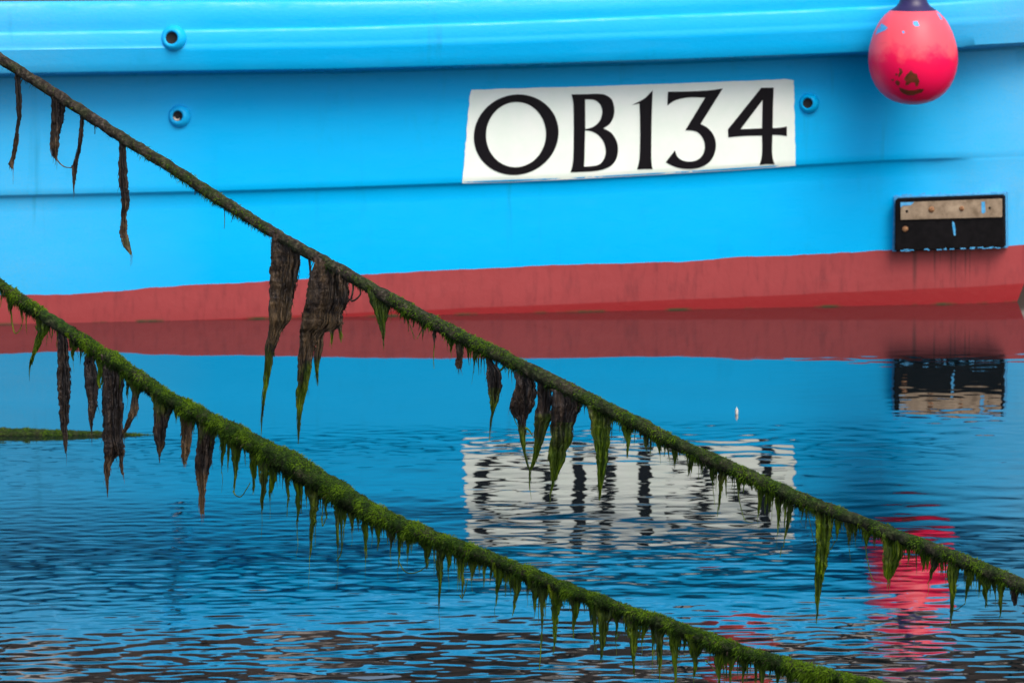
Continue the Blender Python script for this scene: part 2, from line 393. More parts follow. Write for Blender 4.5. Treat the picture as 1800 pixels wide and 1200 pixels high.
# ------------------------------------------------------------------ boat
boat = thing('fishing_boat', (at(900, 552, wdist(552)).x, wdist(552)+1.7, 0), 'bright blue fishing boat with red boot top and white registration panel', 'boat')
cols = [(p, 0.0) for p in list(np.linspace(-2190, -120, 70)) + list(np.arange(-110, 1690, 6.0))]
cols += [(None, s) for s in np.linspace(0, 1, 34)]
def wav(px): return 1.6*N3(px*.013, 3.1)+1.1*N3(px*.045, 7.7)+.5*N3(px*.16, 1.2)     # hand-cut paint edge
def column(px, s):
    p = ctl(1690+s*110 if px is None else px); base = p
    out = []
    for i in range(len(p)):
        h, _ = p[i]
        if i == NTOP-1: h += wav(px if px is not None else 1690+s*100)
        x = px if px is not None else 1690+s*(stern_px(h)-1690)
        out.append(hull(x, h, 0, s))
    lo = out[-1]
    for z, inn in ((-.15, .03), (-.35, .12), (-.6, .35)): out.append(Vector((lo.x, lo.y+inn, z)))
    return out
def dens(col):
    """subdivide between control rows so that big flat runs have vertices too"""
    return col
COLS = [column(px, s) for px, s in cols]
def mirror(col, px):
    out = []
    for v in col:
        yc = wdist(570)+KSL*(v.x*400*1.0+900)+1.78
        out.append(Vector((v.x+2*(yc-v.y)*-math.sin(YAW)*0, 2*yc-v.y, v.z)))
    return out
FAR = [mirror(c, None) for c in COLS]
for c, f in zip(COLS, FAR):
    for i in range(len(c)):
        if f[i].y < c[i].y: f[i].y = c[i].y+.002
def shell(name, a, b, m):
    mb = MB(); ring = [c[a:b] for c in COLS]+[f[a:b] for f in FAR[::-1]]
    mb.grid(ring, False); return mb.build(name, m, boat, True, 38, False)
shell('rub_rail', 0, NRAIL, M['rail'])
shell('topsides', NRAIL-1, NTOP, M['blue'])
shell('boot_top', NTOP-1, len(COLS[0]), M['red'])
# gunwale cap and bulwark lining, deck
cap = MB(); P = []
for c, f in zip(COLS, FAR):
    g = c[0]; i = min(.30, (f[0].y-g.y)*.3)
    P.append([g+Vector((0, .0, 0)), g+Vector((0, .02, .006)), g+Vector((0, i, .006)), g+Vector((0, i+.02, -.02)), g+Vector((0, i+.02, -.5))])
for c, f in list(zip(COLS, FAR))[::-1]:
    g = f[0]; i = -min(.30, (f[0].y-c[0].y)*.3)
    P.append([g, g+Vector((0, -.02, .006)), g+Vector((0, i, .006)), g+Vector((0, i-.02, -.02)), g+Vector((0, i-.02, -.5))])
cap.grid(P, False); cap.build('gunwale_cap', M['cap'], boat, True, 38, False)
dk = MB(); dk.grid([[Vector((c[0].x, c[0].y+.34*min(1, (f[0].y-c[0].y)/1.5), .93)), Vector((c[0].x, (c[0].y+f[0].y)/2, .96)), Vector((f[0].x, f[0].y-.34*min(1, (f[0].y-c[0].y)/1.5), .93))] for c, f in zip(COLS, FAR)])
dk.build('deck', M['deck'], boat, True, None, False)

# registration panel: hand-painted white patch
panel_mb = MB(); P = []
ns, ntt = 96, 26
for j in range(ntt+1):
    t = j/ntt; row = []
    for i in range(ns+1):
        s = i/ns
        L = 826-13*t+4.5*max(0, .10-t)*10*.6+1.6*N3(t*9, 2.2)+1.3*N3(t*30, 5)
        R = 1395.5+3*t+1.3*N3(t*11, 8.1)+1.0*N3(t*34, 4)
        x = L+(R-L)*s
        top = I(x, [(820, 158.5), (960, 154), (1010, 153), (1200, 146.5), (1380, 139.5), (1400, 142)])+.8*N3(x*.03, 9)+.5*N3(x*.12, 1)
        bot = I(x, [(810, 322.5), (900, 320.5), (1100, 310.5), (1300, 299), (1400, 291.5)])+.8*N3(x*.025, 4)+.4*N3(x*.11, 6)
        row.append(on_hull(x, top+(bot-top)*t, .0035))
    P.append(row)
panel_mb.grid(P)
panel = panel_mb.build('registration_panel', M['white'], boat, True, None, False)
tag(panel, 'white hand-painted registration panel reading OB134')
def spl(pts, n=9):
    """closed outline; (u,v,1) marks a corner, the rest is Catmull-Rom"""
    m = len(pts); out = []
    for i in range(m):
        p0, p1, p2, p3 = pts[i-1], pts[i], pts[(i+1) % m], pts[(i+2) % m]
        if len(p1) > 2: p0 = p1
        if len(p2) > 2: p3 = p2
        straight = len(p1) > 2 and len(p2) > 2
        for k in range(1 if straight else n):
            t = k/n
            f = lambda a: .5*((2*p1[a])+(-p0[a]+p2[a])*t+(2*p0[a]-5*p1[a]+4*p2[a]-p3[a])*t*t+(-p0[a]+3*p1[a]-3*p2[a]+p3[a])*t**3)
            out.append((f(0), f(1)))
    return out
def ell(cx, cy, rx, ry, sh=0, n=64): return [(cx+rx*math.cos(a)-sh*ry*math.sin(a), cy+ry*math.sin(a)) for a in (2*math.pi*i/n for i in range(n))]
GLY = {
 'O': [ell(297.5, 324, 206, 196, .06), ell(296.5, 323.5, 146, 158.5, .02)],
 'B': [spl([(566,128,1),(640,127),(690,125),(730,130),(762,152),(775,195),(771,238),(752,272),(722,293,1),(760,315),(785,352),(793,392),(787,435),(765,470),(730,490),(685,500),(620,505),(562,507,1),(571,475),(576,430),(578,320),(577,200),(574,160)]),
       spl([(633,153,1),(655,152),(682,157),(704,174),(716,203),(713,235),(700,262),(678,282),(655,292),(634,297,1)]),
       spl([(633,303,1),(662,307),(692,322),(718,350),(731,385),(732,420),(720,450),(698,470),(665,477),(628,479,1),(630,430),(632,350)])],
 '1': [spl([(860,180,1),(890,165),(925,145),(962,108,1),(959,180),(956,300),(955,420),(957,465),(962,492,1),(924,491),(886,493,1),(894,462),(899,420),(901,300),(898,172,1)])],
 '3': [spl([(1036,115,1),(1150,113),(1240,108),(1303,99,1),(1195,272,1),(1228,290),(1256,322),(1269,362),(1266,405),(1248,445),(1214,474),(1165,489),(1110,489),(1065,478),(1025,458,1),(1070,400,1),(1082,430),(1105,448),(1140,455),(1178,447),(1205,422),(1216,385),(1208,345),(1184,315),(1155,304),(1120,303,1),(1217,144,1),(1150,142),(1095,150),(1062,162),(1033,183,1)])],
 '4': [spl([(1490,96,1),(1551,95,1),(1548,180),(1546,292,1),(1580,290),(1615,284,1),(1615,331,1),(1580,326),(1545,325,1),(1543,400),(1547,440),(1556,468,1),(1518,467),(1482,471,1),(1491,440),(1495,400),(1494,328,1),(1410,330),(1330,337,1),(1328,298,1)]),
       [(1497,155),(1494,293),(1390,297)]],
}
def glyph(name, loops):
    tri = tessellate_polygon([[Vector((u, v, 0)) for u, v in lp] for lp in loops])
    pts = [p for lp in loops for p in lp]
    bm = bmesh.new(); vs = [bm.verts.new((800+u/2.7692, 120+v/2.7692, 0)) for u, v in pts]
    for t in tri:
        try: bm.faces.new([vs[i] for i in t])
        except ValueError: pass
    for axis, lo, hi, st in ((0, 830, 1390, 9), (1, 150, 315, 9)):
        x = lo
        while x < hi:
            co_ = Vector((0, 0, 0)); co_[axis] = x; no = Vector((0, 0, 0)); no[axis] = 1
            bmesh.ops.bisect_plane(bm, geom=bm.verts[:]+bm.edges[:]+bm.faces[:], plane_co=co_, plane_no=no); x += st
    for v in bm.verts: v.co = on_hull(v.co.x, v.co.y, .006)
    return from_bm(name, bm, M['black'], panel, True)
for ch in 'OB134':
    o = glyph('letter' if ch.isalpha() else 'numeral', GLY[ch]); o['label'] = ('black painted letter ' if ch.isalpha() else 'black painted numeral ')+ch

# lathe along an arbitrary axis
def lathe(prof, origin, axis, n=28):
    """prof: list of (distance along axis, radius)"""
    axis = axis.normalized(); a = axis.cross(Vector((0, 0, 1)))
    a = a.normalized() if a.length > 1e-3 else Vector((1, 0, 0)); b = axis.cross(a)
    return [[origin+axis*d+(a*math.cos(t)+b*math.sin(t))*r for t in (2*math.pi*i/n for i in range(n))] for d, r in prof]
def fitting(px, py, R, hole, stained, label):
    o = on_hull(px, py, -.004); ax = (HN+Vector((0, 0, .10))).normalized()
    mb = MB(); k = R
    mb.grid(lathe([(-.02, k*1.0), (.004, k*1.03), (.010, k), (.022, k*.90), (.031, k*.74), (.034, k*.60), (.032, hole*1.18), (.027, hole*1.06), (.022, hole*1.05)], o, ax), True)
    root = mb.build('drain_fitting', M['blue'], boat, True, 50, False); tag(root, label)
    mb = MB(); mb.grid(lathe([(.0275, hole*1.07), (.024, hole*.98), (.021, hole*.5), (.021, .0005)], o, ax), True)
    mb.build('bore_shade_cup', M['dark'], root, True, 50, False)  # shallow near-black cup: the bore's shade is painted, the hull is uncut
    if stained:
        mb = MB(); rr = []
        for r_, d in ((hole*1.0, .0285), (hole*.62, .0265)):
            rr.append([o+ax*d+(HT*math.cos(t)*r_+Vector((0, 0, 1))*math.sin(t)*r_) for t in np.linspace(math.radians(195), math.radians(345), 14)])
        mb.grid(rr); mb.build('sealant_lip', M['stain'], root, True, None, False)
    return root
fitting(304.5, 67.5, .055, .0245, False, 'blue domed drain fitting with bore shade painted in black on the rub rail')
fitting(315, 204.5, .049, .0205, True, 'blue domed drain fitting with pale sealant in its bore')
fitting(1421.5, 182, .045, .0205, False, 'blue domed drain fitting beside the registration panel')

# rubber block with steel strip near the stern
def slab(name, quad, e0, e1, m, parent, bev=.004):
    bm = bmesh.new()
    a = [bm.verts.new(on_hull(x, y, 0)*1.0) for x, y in quad]
    A_ = [v.co.copy() for v in a]; ref = sum((v.dot(HN) for v in A_))/4
    for v, c in zip(a, A_): v.co = c+HN*(e0)
    b = [bm.verts.new(c+HN*e1) for c in A_]
    bm.faces.new(a); bm.faces.new(b[::-1])
    for i in range(4): bm.faces.new((a[i], b[i], b[(i+1) % 4], a[(i+1) % 4]))
    bmesh.ops.recalc_face_normals(bm, faces=bm.faces[:])
    if bev: bmesh.ops.bevel(bm, geom=bm.edges[:], offset=bev, segments=2, affect='EDGES')
    return from_bm(name, bm, m, parent)
blk = slab('rubber_block', [(1578, 347.5), (1768, 341), (1769, 433), (1577, 440)], -.05, .075, M['rubber'], boat, .006)
tag(blk, 'black rubber rubbing block with rusty steel strip near the stern')
slab('backing_plate', [(1572, 345), (1770, 338), (1771, 435.5), (1569, 442)], -.03, .012, M['chip'], blk, .002)
slab('steel_strip', [(1588, 353.5), (1766, 346.5), (1766, 379), (1588, 384)], .07, .083, M['steel'], blk, .0015)
def bolt(px, py, r, m, h=.008):
    o = on_hull(px, py, 0)+HN*.082; mb = MB(); mb.grid(lathe([(-.008, r), (h*.3, r), (h*.8, r*.75), (h, r*.3), (h, .0002)], o, HN, 12), True)
    return mb.build('bolt', m, blk, True, 50, False)
bolt(1599, 369, .0065, M['rubber'], .004); bolt(1642, 365.5, .014, M['rust'], .012); bolt(1695, 364, .0115, M['rust'], .010); bolt(1744, 363, .006, M['rubber'], .004)
o_ = bolt(1596, 400, .0135, M['rust'], .006); o_.location += Vector((0, .004, 0))
def flake(name, pts, extra, m, parent):
    mb = MB(); mb.poly([on_hull(x, y, 0)+HN*extra for x, y in pts]); return mb.build(name, m, parent, False, None, False)
flake('paint_dribble', [(1730, 352), (1736, 352), (1737, 370), (1733, 373), (1730, 371)], .0845, M['chip'], blk)
flake('paint_dribble', [(1678, 387), (1682, 388), (1684, 400), (1684, 412), (1681, 410), (1679, 397)], .0765, M['chip'], blk)
flake('paint_dribble', [(1588, 353), (1612, 352.5), (1606, 358), (1592, 359), (1588, 362)], .0845, M['chip'], blk)
# ragged paint flakes along the block's edges
rf = random.Random(11); mb = MB()
for i in range(46):
    x = 1574+rf.random()*196; y = 345-(x-1574)*.034+rf.uniform(-3, 1.2); wd = rf.uniform(2, 8); hh = rf.uniform(1, 3.2); d = rf.uniform(.02, .07)
    o = on_hull(x, y, 0)+HN*d
    mb.poly([o, o+HT*wd/400, o+HT*wd/400*.8+Vector((0, 0, hh/400)), o+HT*wd/400*.2+Vector((0, 0, hh/400*.7))])
for i in range(26):
    x = 1580+rf.random()*180; y = 438-(x-1580)*.034+rf.uniform(-1, 2); wd = rf.uniform(3, 12); o = on_hull(x, y, 0)+HN*.078
    mb.poly([o, o+HT*wd/400, o+HT*wd/500+Vector((0, 0, .004)), o+Vector((0, 0, .003))])
mb.build('paint_flakes', M['chip'], blk, False, None, False)['kind'] = 'stuff'

# red tub on deck behind the gunwale (shows only as a red reflection)
tx, ty = at(1295, 300, 31.0).x, 31.0
tub = thing('deck_tub', (tx, ty, .95), 'red plastic tub on deck, mirrored as a red patch in the ripples', 'tub')
mb = MB(); mb.grid(lathe([(0, .0005), (0, .125), (.03, .135), (.78, .15), (.79, .165), (.83, .165), (.835, .145), (.3, .13)], Vector((tx, ty, .955)), Vector((0, 0, 1))), True)
mb.build('body', M['tub'], tub, True, 40, False)

# ------------------------------------------------------------------ buoy
BY = 29.95; B0 = at(1605, 100, BY)
def bz(py): return at(1605, py, BY).z
k_ = BY/F                                                # metres per photo pixel there
prof_b = [(184, .3), (183.5, 10), (181.5, 22), (177.5, 35), (171, 47), (162, 57.5), (151, 66), (138, 72.5), (124, 76.8), (108, 79), (95, 78.8), (82, 77), (70, 73.6), (58, 69.6), (46, 64), (36, 58), (27, 50.5), (20, 42.5), (16, 37)]
buoy = thing('fender_buoy', (B0.x, BY, bz(181)), 'pinkish red inflatable buoy fender hanging against the blue hull', 'buoy')
def vl(prof): return [[Vector((B0.x+math.cos(t)*r*k_, BY+math.sin(t)*r*k_, bz(y))) for t in (2*math.pi*i/48 for i in range(48))] for y, r in prof]
fine = []
yy = np.array([p[0] for p in prof_b][::-1]); rr = np.array([p[1] for p in prof_b][::-1])
for i in range(len(prof_b)-1):
    fine.append(prof_b[i])
fine.append(prof_b[-1])
mb = MB(); mb.grid(vl(fine), True); mb.build('body', M['buoy'], buoy, True, None, False)
mb = MB(); mb.grid(vl([(21, 42.5), (17.5, 39.5), (12, 31), (6, 26), (0, 23.5), (-8, 22), (-20, 21), (-32, 20), (-36, 16), (-37, .5)]), True)
nk = mb.build('neck', M['navy'], buoy, True, None, False)
mb = MB(); mb.strand([Vector((B0.x, BY, bz(-30))), Vector((B0.x+.005, BY-.01, bz(-50))), Vector((B0.x, BY+.02, bz(-70))), Vector((B0.x, BY+.2, bz(-75))), Vector((B0.x, BY+.45, bz(-68)))], .012, .012, n=8)
mb.build('hanging_line', M['line'], buoy, True, None, False)
def brad(py): return float(np.interp(py, yy, rr))
def on_buoy(px, py, e=.0012):
    r = brad(py); dx = px-1605; d = math.sqrt(max(r*r-dx*dx, .1))
    return Vector((B0.x+dx*k_*(1+e), BY-d*k_-e, bz(py)))
def decal(mb, loop):
    tri = tessellate_polygon([[Vector((u, v, 0)) for u, v in loop]])
    bm = bmesh.new(); vs = [bm.verts.new((u, v, 0)) for u, v in loop]
    for t in tri:
        try: bm.faces.new([vs[i] for i in t])
        except ValueError: pass
    bmesh.ops.subdivide_edges(bm, edges=bm.edges[:], cuts=2, use_grid_fill=True); bmesh.ops.triangulate(bm, faces=bm.faces[:])
    bm.verts.ensure_lookup_table(); b = len(mb.v)
    for v in bm.verts: mb.v.append(tuple(on_buoy(v.co.x, v.co.y))); mb.t.append((0, 0, 0))
    for f in bm.faces: mb.f.append(tuple(b+v.index for v in f.verts))
    bm.free()
Z = lambda u, v: (1480+u/5.625, v/5.625)                 # from an enlarged look at the emblem
mb = MB()
for lp in ([(545,840),(590,860),(640,872),(700,870),(745,855),(795,862),(770,895),(715,910),(690,925),(640,925),(590,905),(560,880)],
           [(590,760),(615,715),(640,690),(660,670),(685,700),(715,705),(725,740),(745,780),(728,830),(708,832),(700,790),(660,790),(640,815),(605,820),(615,780)],
           [(540,650),(565,655),(578,690),(555,725),(540,745),(535,715),(550,690)], [(510,700),(528,706),(522,726),(508,722)],
           [(512,780),(530,770),(553,790),(548,825),(525,822),(510,800)], [(470,765),(490,760),(500,775),(478,782)]):
    decal(mb, [Z(u, v) for u, v in lp])
tag(mb.build('emblem', M['emblem'], buoy, False, None, False), 'worn brown emblem on the buoy')
for lp in ([(385,225),(440,262),(410,290),(350,320),(322,345),(345,280)], [(680,195),(725,190),(748,240),(705,245),(682,225)], [(925,120),(955,135),(985,190),(960,185)], [(570,290),(590,285),(600,305),(580,315)]):
    mb = MB(); decal(mb, [Z(u, v) for u, v in lp]); mb.build('paint_scrape', M['chip'], buoy, False, None, False)

# ------------------------------------------------------------------ ropes
def crp(pts, x):
    """smooth interpolation (monotone x) by cubic Hermite"""
    xs = [p[0] for p in pts]; ys = [p[1] for p in pts]
    if x <= xs[0]: return ys[0]+(ys[1]-ys[0])/(xs[1]-xs[0])*(x-xs[0])
    if x >= xs[-1]: return ys[-1]+(ys[-1]-ys[-2])/(xs[-1]-xs[-2])*(x-xs[-1])
    i = max(j for j in range(len(xs)-1) if xs[j] <= x); h = xs[i+1]-xs[i]; t = (x-xs[i])/h
    m = lambda j: (ys[min(j+1, len(ys)-1)]-ys[max(j-1, 0)])/(xs[min(j+1, len(xs)-1)]-xs[max(j-1, 0)])
    a, b = m(i)*h, m(i+1)*h
    return (2*t**3-3*t*t+1)*ys[i]+(t**3-2*t*t+t)*a+(-2*t**3+3*t*t)*ys[i+1]+(t**3-t*t)*b
UP = [(0, 103), (110, 173), (213, 241), (300, 294), (400, 359), (470, 402), (530, 438), (600, 476), (700, 533), (800, 586), (900, 634), (1000, 684), (1100, 733), (1200, 783), (1300, 828), (1400, 873), (1500, 911), (1600, 949), (1700, 988), (1800, 1030)]
LO = [(0, 500), (50, 535), (100, 569), (200, 632), (300, 699), (400, 752), (500, 806), (600, 868), (700, 920), (800, 957), (900, 995), (1000, 1035), (1100, 1072), (1200, 1106), (1300, 1141), (1400, 1172), (1500, 1196), (1600, 1222)]
WUP = [(0, 23), (200, 24), (400, 25), (470, 24), (600, 27), (800, 28), (1000, 30), (1200, 30), (1400, 29), (1600, 29), (1800, 30)]
WLO = [(0, 25), (100, 30), (250, 33), (400, 37), (470, 49), (540, 56), (600, 53), (680, 42), (760, 34), (900, 31), (1100, 32), (1300, 33), (1600, 30)]
YUP = lambda x: 12.6-1.6*x/1800
YLO = lambda x: 11.4-1.4*x/1800
def ropedef(P, W, Yf):
    return dict(c=lambda x: crp(P, x), w=lambda x: I(x, W), Y=Yf)
RU, RL = ropedef(UP, WUP, YUP), ropedef(LO, WLO, YLO)
RU['k'] = .80; RL['k'] = .70
def make_rope(R, x0, x1, step, mossf, strands, lump, seed):
    """returns rings and tints of the lumpy, twisted rope, and a sampler for its surface"""
    rings, T, info = [], [], []; NN = 30; dist = 0; last = None
    x = x0
    while x <= x1:
        c = at(x, R['c'](x), R['Y'](x)); c2 = at(x+4, R['c'](x+4), R['Y'](x+4)); d = (c2-c).normalized()
        if last is not None: dist += (c-last).length
        last = c
        u = Vector((0, 0, 1)); a = d.cross(u).normalized(); b = a.cross(d).normalized()      # b ~ up
        mpp = R['Y'](x)/F; r = R['w'](x)*.5*mpp*R.get('k', .9)
        mo = mossf(x); ring = []; tt = []
        for j in range(NN):
            th = 2*math.pi*j/NN
            tw = abs(math.sin(1.5*th+dist*2*math.pi/.085*1.5*.5))
            dirv = a*math.cos(th)+b*math.sin(th); p = c+dirv*r
            rr_ = r*(1+strands*(1-mo*.8)*(tw-.62)) + lump*r*(fbm(p.x*18+seed, p.y*18, p.z*18, 3)*.55*mo+fbm(p.x*75, p.y*75, p.z*75+seed, 3)*.30)
            rr_ -= mo*lump*r*.10*math.sin(th)
            ring.append(c+dirv*rr_); tt.append((max(0., min(1., mo*(.75+.35*math.sin(th))+.02)), 0, 0))
        rings.append(ring); T.append(tt); info.append((x, c, a, b, d, r, mo)); x += step if -170 < x < 2000 else step*4
    return rings, T, info
def moss_blades(rings, info, n, lmin, lmax, seed, wmul=1.0, dens=lambda x: 1.0):
    rg = random.Random(seed); mb = MB(); NN = len(rings[0]); cnt = 0
    while cnt < n:
        i = rg.randrange(len(rings)-1); x, c, a, b, d, r, mo = info[i]
        if abs(x-900) > 1150: continue
        cnt += 1
        if rg.random() > mo*dens(x)+.02: continue
        j = rg.randrange(NN); f = rg.random(); p = rings[i][j].lerp(rings[i+1][j], f)
        nrm = (p-c).normalized(); up = nrm.dot(b)
        cl = fbm(p.x*40, p.y*40, p.z*40+seed, 2); big = fbm(p.x*9, p.y*9, p.z*9+seed, 2)
        if rg.random() < max(0, -.15-big)*2.2: continue
        L = rg.uniform(lmin, lmax)*(1+.7*cl)*(1.0 if up > -.3 else 1.5)
        v = Vector((rg.gauss(0, 1), rg.gauss(0, 1), rg.gauss(0, 1)))*.75+nrm*.34+Vector((0, 0, -.55 if up < .2 else -.22))
        v = v.normalized()*L; sd_ = v.cross(nrm); sd_ = sd_.normalized() if sd_.length > 1e-6 else a
        w_ = rg.uniform(.00035, .0008)*wmul; base = len(mb.v)
        p0 = p-nrm*.0008; pm = p0+v*.55+nrm*L*.08; pt = p0+v+Vector((0, 0, -L*.25))
        g = max(0, min(1, .44+.34*up+.9*cl+.3*big+rg.gauss(0, .16))); t = (g, 1.0 if rg.random() < .05*(1.6-mo) else 0, 0); t2 = (min(1, g+.12), t[1], 0)
        mb.v += [tuple(p0-sd_*w_), tuple(p0+sd_*w_), tuple(pm+sd_*w_*.8), tuple(pm-sd_*w_*.8), tuple(pt)]
        mb.t += [t, t, t, t, t2]; mb.f += [(base, base+1, base+2, base+3), (base+3, base+2, base+4)]
    return mb
def mU(x): return I(x, [(-200, .0), (180, .02), (300, .20), (400, .38), (465, .30), (480, .12), (560, .12), (620, .25), (660, .6), (800, .55), (860, .8), (930, .65), (955, .25), (1000, .40), (1040, .65), (1200, .7), (1400, .72), (1700, .62), (1800, .5), (2000, .4)])
def mL(x): return I(x, [(-200, .25), (0, .5), (40, .7), (100, .9), (700, 1.0), (830, .85), (880, .62), (960, .9), (1300, .85), (1700, .8)])
ropeU = thing('mooring_rope', at(-160, RU['c'](-160), YUP(-160)), 'upper mooring rope, thinner, brown at its left end and mossy lower down', 'rope')
rU, tU, iU = make_rope(RU, -1500, 6200, 3.2, mU, .16, .55, 3.3)
mb = MB(); mb.grid(rU, True, tU); mb.build('rope_core', M['rope'], ropeU)
moss_blades(rU, iU, 90000, .0018, .0058, 5).build('moss_coat', M['moss'], ropeU, False)['kind'] = 'stuff'
ropeL = thing('mooring_rope', at(-160, RL['c'](-160), YLO(-160)), 'lower mooring rope, thickly coated in green moss', 'rope')
rL, tL, iL = make_rope(RL, -1500, 5200, 3.2, mL, .14, .62, 9.1)
mb = MB(); mb.grid(rL, True, tL); mb.build('rope_core', M['rope'], ropeL)
moss_blades(rL, iL, 150000, .0024, .0074, 6).build('moss_coat', M['moss'], ropeL, False)['kind'] = 'stuff'

# ------------------------------------------------------------------ hanging weed
def weed_into(mb, rows, R, seed, green=lambda t: 0.0, tan=lambda t: 0.0, rag=1.0, thick=.13, fringe=1.0, yoff=0.0, step=2.2, fib=1.0, ribs=1.0):
    rg = random.Random(seed); ys = [r[0] for r in rows]; y0, y1 = ys[0], ys[-1]; Yf = R['Y']; wmax = max(r[2]-r[1] for r in rows)
    n = max(6, int((y1-y0)/step)); NN = int(max(18, min(46, wmax*1.1))); P = []; T = []; edge = []
    ph = rg.uniform(0, 50)
    def lr(y):
        l = float(np.interp(y, ys, [r[1] for r in rows])); r = float(np.interp(y, ys, [r[2] for r in rows]))
        am = rag*min(1.0, max(r-l, .5)/14)
        l += am*(2.6*N3(y*.06, ph)+2.0*N3(y*.20, ph+3)+1.3*N3(y*.55, ph+8)); r += am*(2.6*N3(y*.06, ph+20)+2.0*N3(y*.20, ph+23)+1.3*N3(y*.55, ph+28))
        if r-l < .5: m = (l+r)/2; l, r = m-.25, m+.25
        return l, r
    def hw0(y): return max(.25, .5*(float(np.interp(y, ys, [q[2] for q in rows]))-float(np.interp(y, ys, [q[1] for q in rows]))))
    def relief(px, y, hw): return min(hw*.34, 6.0)*(1.0*N3(px*.085+ph, y*.010, 1)+.95*N3(px*.20+ph, y*.018, 4)+.45*N3(px*.42, y*.05, ph))
    for i in range(n+1):
        t = i/n; y = y0+(y1-y0)*t; l, r = lr(y)
        c, hw = (l+r)/2, (r-l)/2; Y = Yf(c)-yoff; mpp = Y/F; hs = hw0(y); th = min(hs*thick+.4, 10)
        row, tt = [], []
        for j in range(NN):
            a = 2*math.pi*j/NN; ca, sa = math.cos(a), math.sin(a)
            px = c+hw*ca; dep = th*math.copysign(abs(sa)**.75, sa)+relief(px, y, hs)
            q = at(px, max(y, R['c'](px)-2), Y); row.append(Vector((q.x, q.y-dep*mpp, q.z)))
            tt.append((green(t), tan(t), rg.random()))
        P.append(row); T.append(tt); edge.append((l, r, y, Y, t))
    mb.grid(P, True, T)
    # limp overlapping ribbons that make up the frond
    if wmax > 9:
        for _ in range(int(ribs*wmax/2.6)+2):
            u0 = rg.uniform(.02, .98); ext = 1-rg.random()**2*.65; ys_ = y0+(y1-y0)*(0 if rg.random() < .6 else rg.uniform(0, .45)); ye = y0+(y1-y0)*ext
            if ye-ys_ < 14: continue
            wr = rg.uniform(1.4, 4.4)*min(1, wmax/34+.22); m = max(6, int((ye-ys_)/5)); rp, rt = [], []; q1, q2 = rg.uniform(0, 90), rg.uniform(-.6, .6); lean = rg.gauss(0, 1.5)*min(1, wmax/30)
            dd = rg.uniform(.6, 3.2); ok = True
            for k in range(m+1):
                f = k/m; yk = ys_+(ye-ys_)*f; lk, rk = lr(yk); hs = hw0(yk); x = lk+(rk-lk)*u0+2.2*N3(yk*.035, q1)+lean*f
                x = min(max(x, lk-1.2), rk+1.2); Y = Yf(x)-yoff; mpp = Y/F; ww = min(wr, (rk-lk)*.5+.3)*(1-f**2*.96)*(.75+.5*N3(yk*.11, q1+7)+.25); tw = q2+1.3*N3(yk*.03, q1+30)
                d0 = min(hs*thick+.4, 10)+relief(x, yk, hs)+dd; yy_ = max(yk, R['c'](x)-2)
                ex, ed = math.cos(tw)*ww, math.sin(tw)*ww
                def pt(a, b): q = at(x+a, yy_, Y); return Vector((q.x, q.y-(d0+b)*mpp, q.z))
                rp.append([pt(-ex, -ed), pt(-ex*.1, .5+.35*ww), pt(ex, ed), pt(ex*.1, -.5)])
                tq = (yk-y0)/(y1-y0); gv = green(tq); rt.append([(gv, min(1, tan(tq)+(.35*f*f if tan(tq) > .02 else 0)), 0)]*4)
            mb.grid(rp, True, rt)
    # hanging fibres over the face of the clump and past its margins
    area = sum(e[1]-e[0] for e in edge)*(y1-y0)/n
    for _ in range(int(fib*area/85)+3):
        i = rg.randrange(n); l, r, y, Y, t = edge[i]; u = rg.uniform(-.04, 1.04); L = rg.uniform(8, 34)*min(1, (y1-y0)/90+.25); pts = []; m = 6
        if r-l < 2.5: continue
        x_ = l+(r-l)*u
        if y < R['c'](x_): continue
        for k in range(m):
            yk = y+L*k/(m-1); lk, rk = lr(min(yk, y1)); hw = hw0(min(yk, y1)); x = lk+(rk-lk)*u+1.6*N3(yk*.12, u*30, ph)
            if rk-lk < 1.2: break
            pr = max(0, 1-((u-.5)*2)**2)**.5; mpp = Y/F
            q = at(x, yk, Y); pts.append(Vector((q.x, q.y-(min(hw*thick+.4, 10)*pr+relief(x, yk, hw)+.5)*mpp, q.z)))
        if len(pts) < 3: continue
        g = (min(1, green(t)+.12) if green(t) > .05 else 0, min(1, tan(t)+(.35 if rg.random() < .16 else 0)), 0)
        mb.strand(pts, .0009*rg.uniform(.4, 1.3), .00015, g, n=4)
    for _ in range(int(fringe*(y1-y0)/5)):
        l, r, y, Y, t = edge[rg.randrange(len(edge))]
        if r-l < 2: continue
        sd_ = rg.choice((-1, 1)); x = (l if sd_ < 0 else r)-sd_*rg.uniform(0, 2.0)
        if y < R['c'](x)+3: continue
        L = rg.uniform(3, 9)*(1.0 if rg.random() < .85 else 2.0); pts = []
        for k in range(4):
            u = k/3; pts.append(at(x+sd_*L*.20*u+rg.gauss(0, .4), y+L*u-1, Y-.002))
        g = (min(1, green(t)+.1) if green(t) > .05 else 0, min(1, tan(t)+.25) if rg.random() < .3 else tan(t), 0)
        mb.strand(pts, .0007*rg.uniform(.7, 1.6), .00012, g, n=3)
def wisp(mb, pts, Yf, r0=.0010, r1=.0004, t=(.8, 0, 0), seed=0):
    fp = []
    for i in range(len(pts)-1):
        for k in range(6):
            u = k/6; p0, p1, p2, p3 = pts[max(i-1, 0)], pts[i], pts[i+1], pts[min(i+2, len(pts)-1)]
            f = lambda a: .5*(2*p1[a]+(-p0[a]+p2[a])*u+(2*p0[a]-5*p1[a]+4*p2[a]-p3[a])*u*u+(-p0[a]+3*p1[a]-3*p2[a]+p3[a])*u**3)
            fp.append((f(0)+.5*N3(f(1)*.2, seed), f(1)))
    fp.append(pts[-1])
    mb.strand([at(x, y, Yf(x)-.004) for x, y in fp], r0, r1, t, n=5)
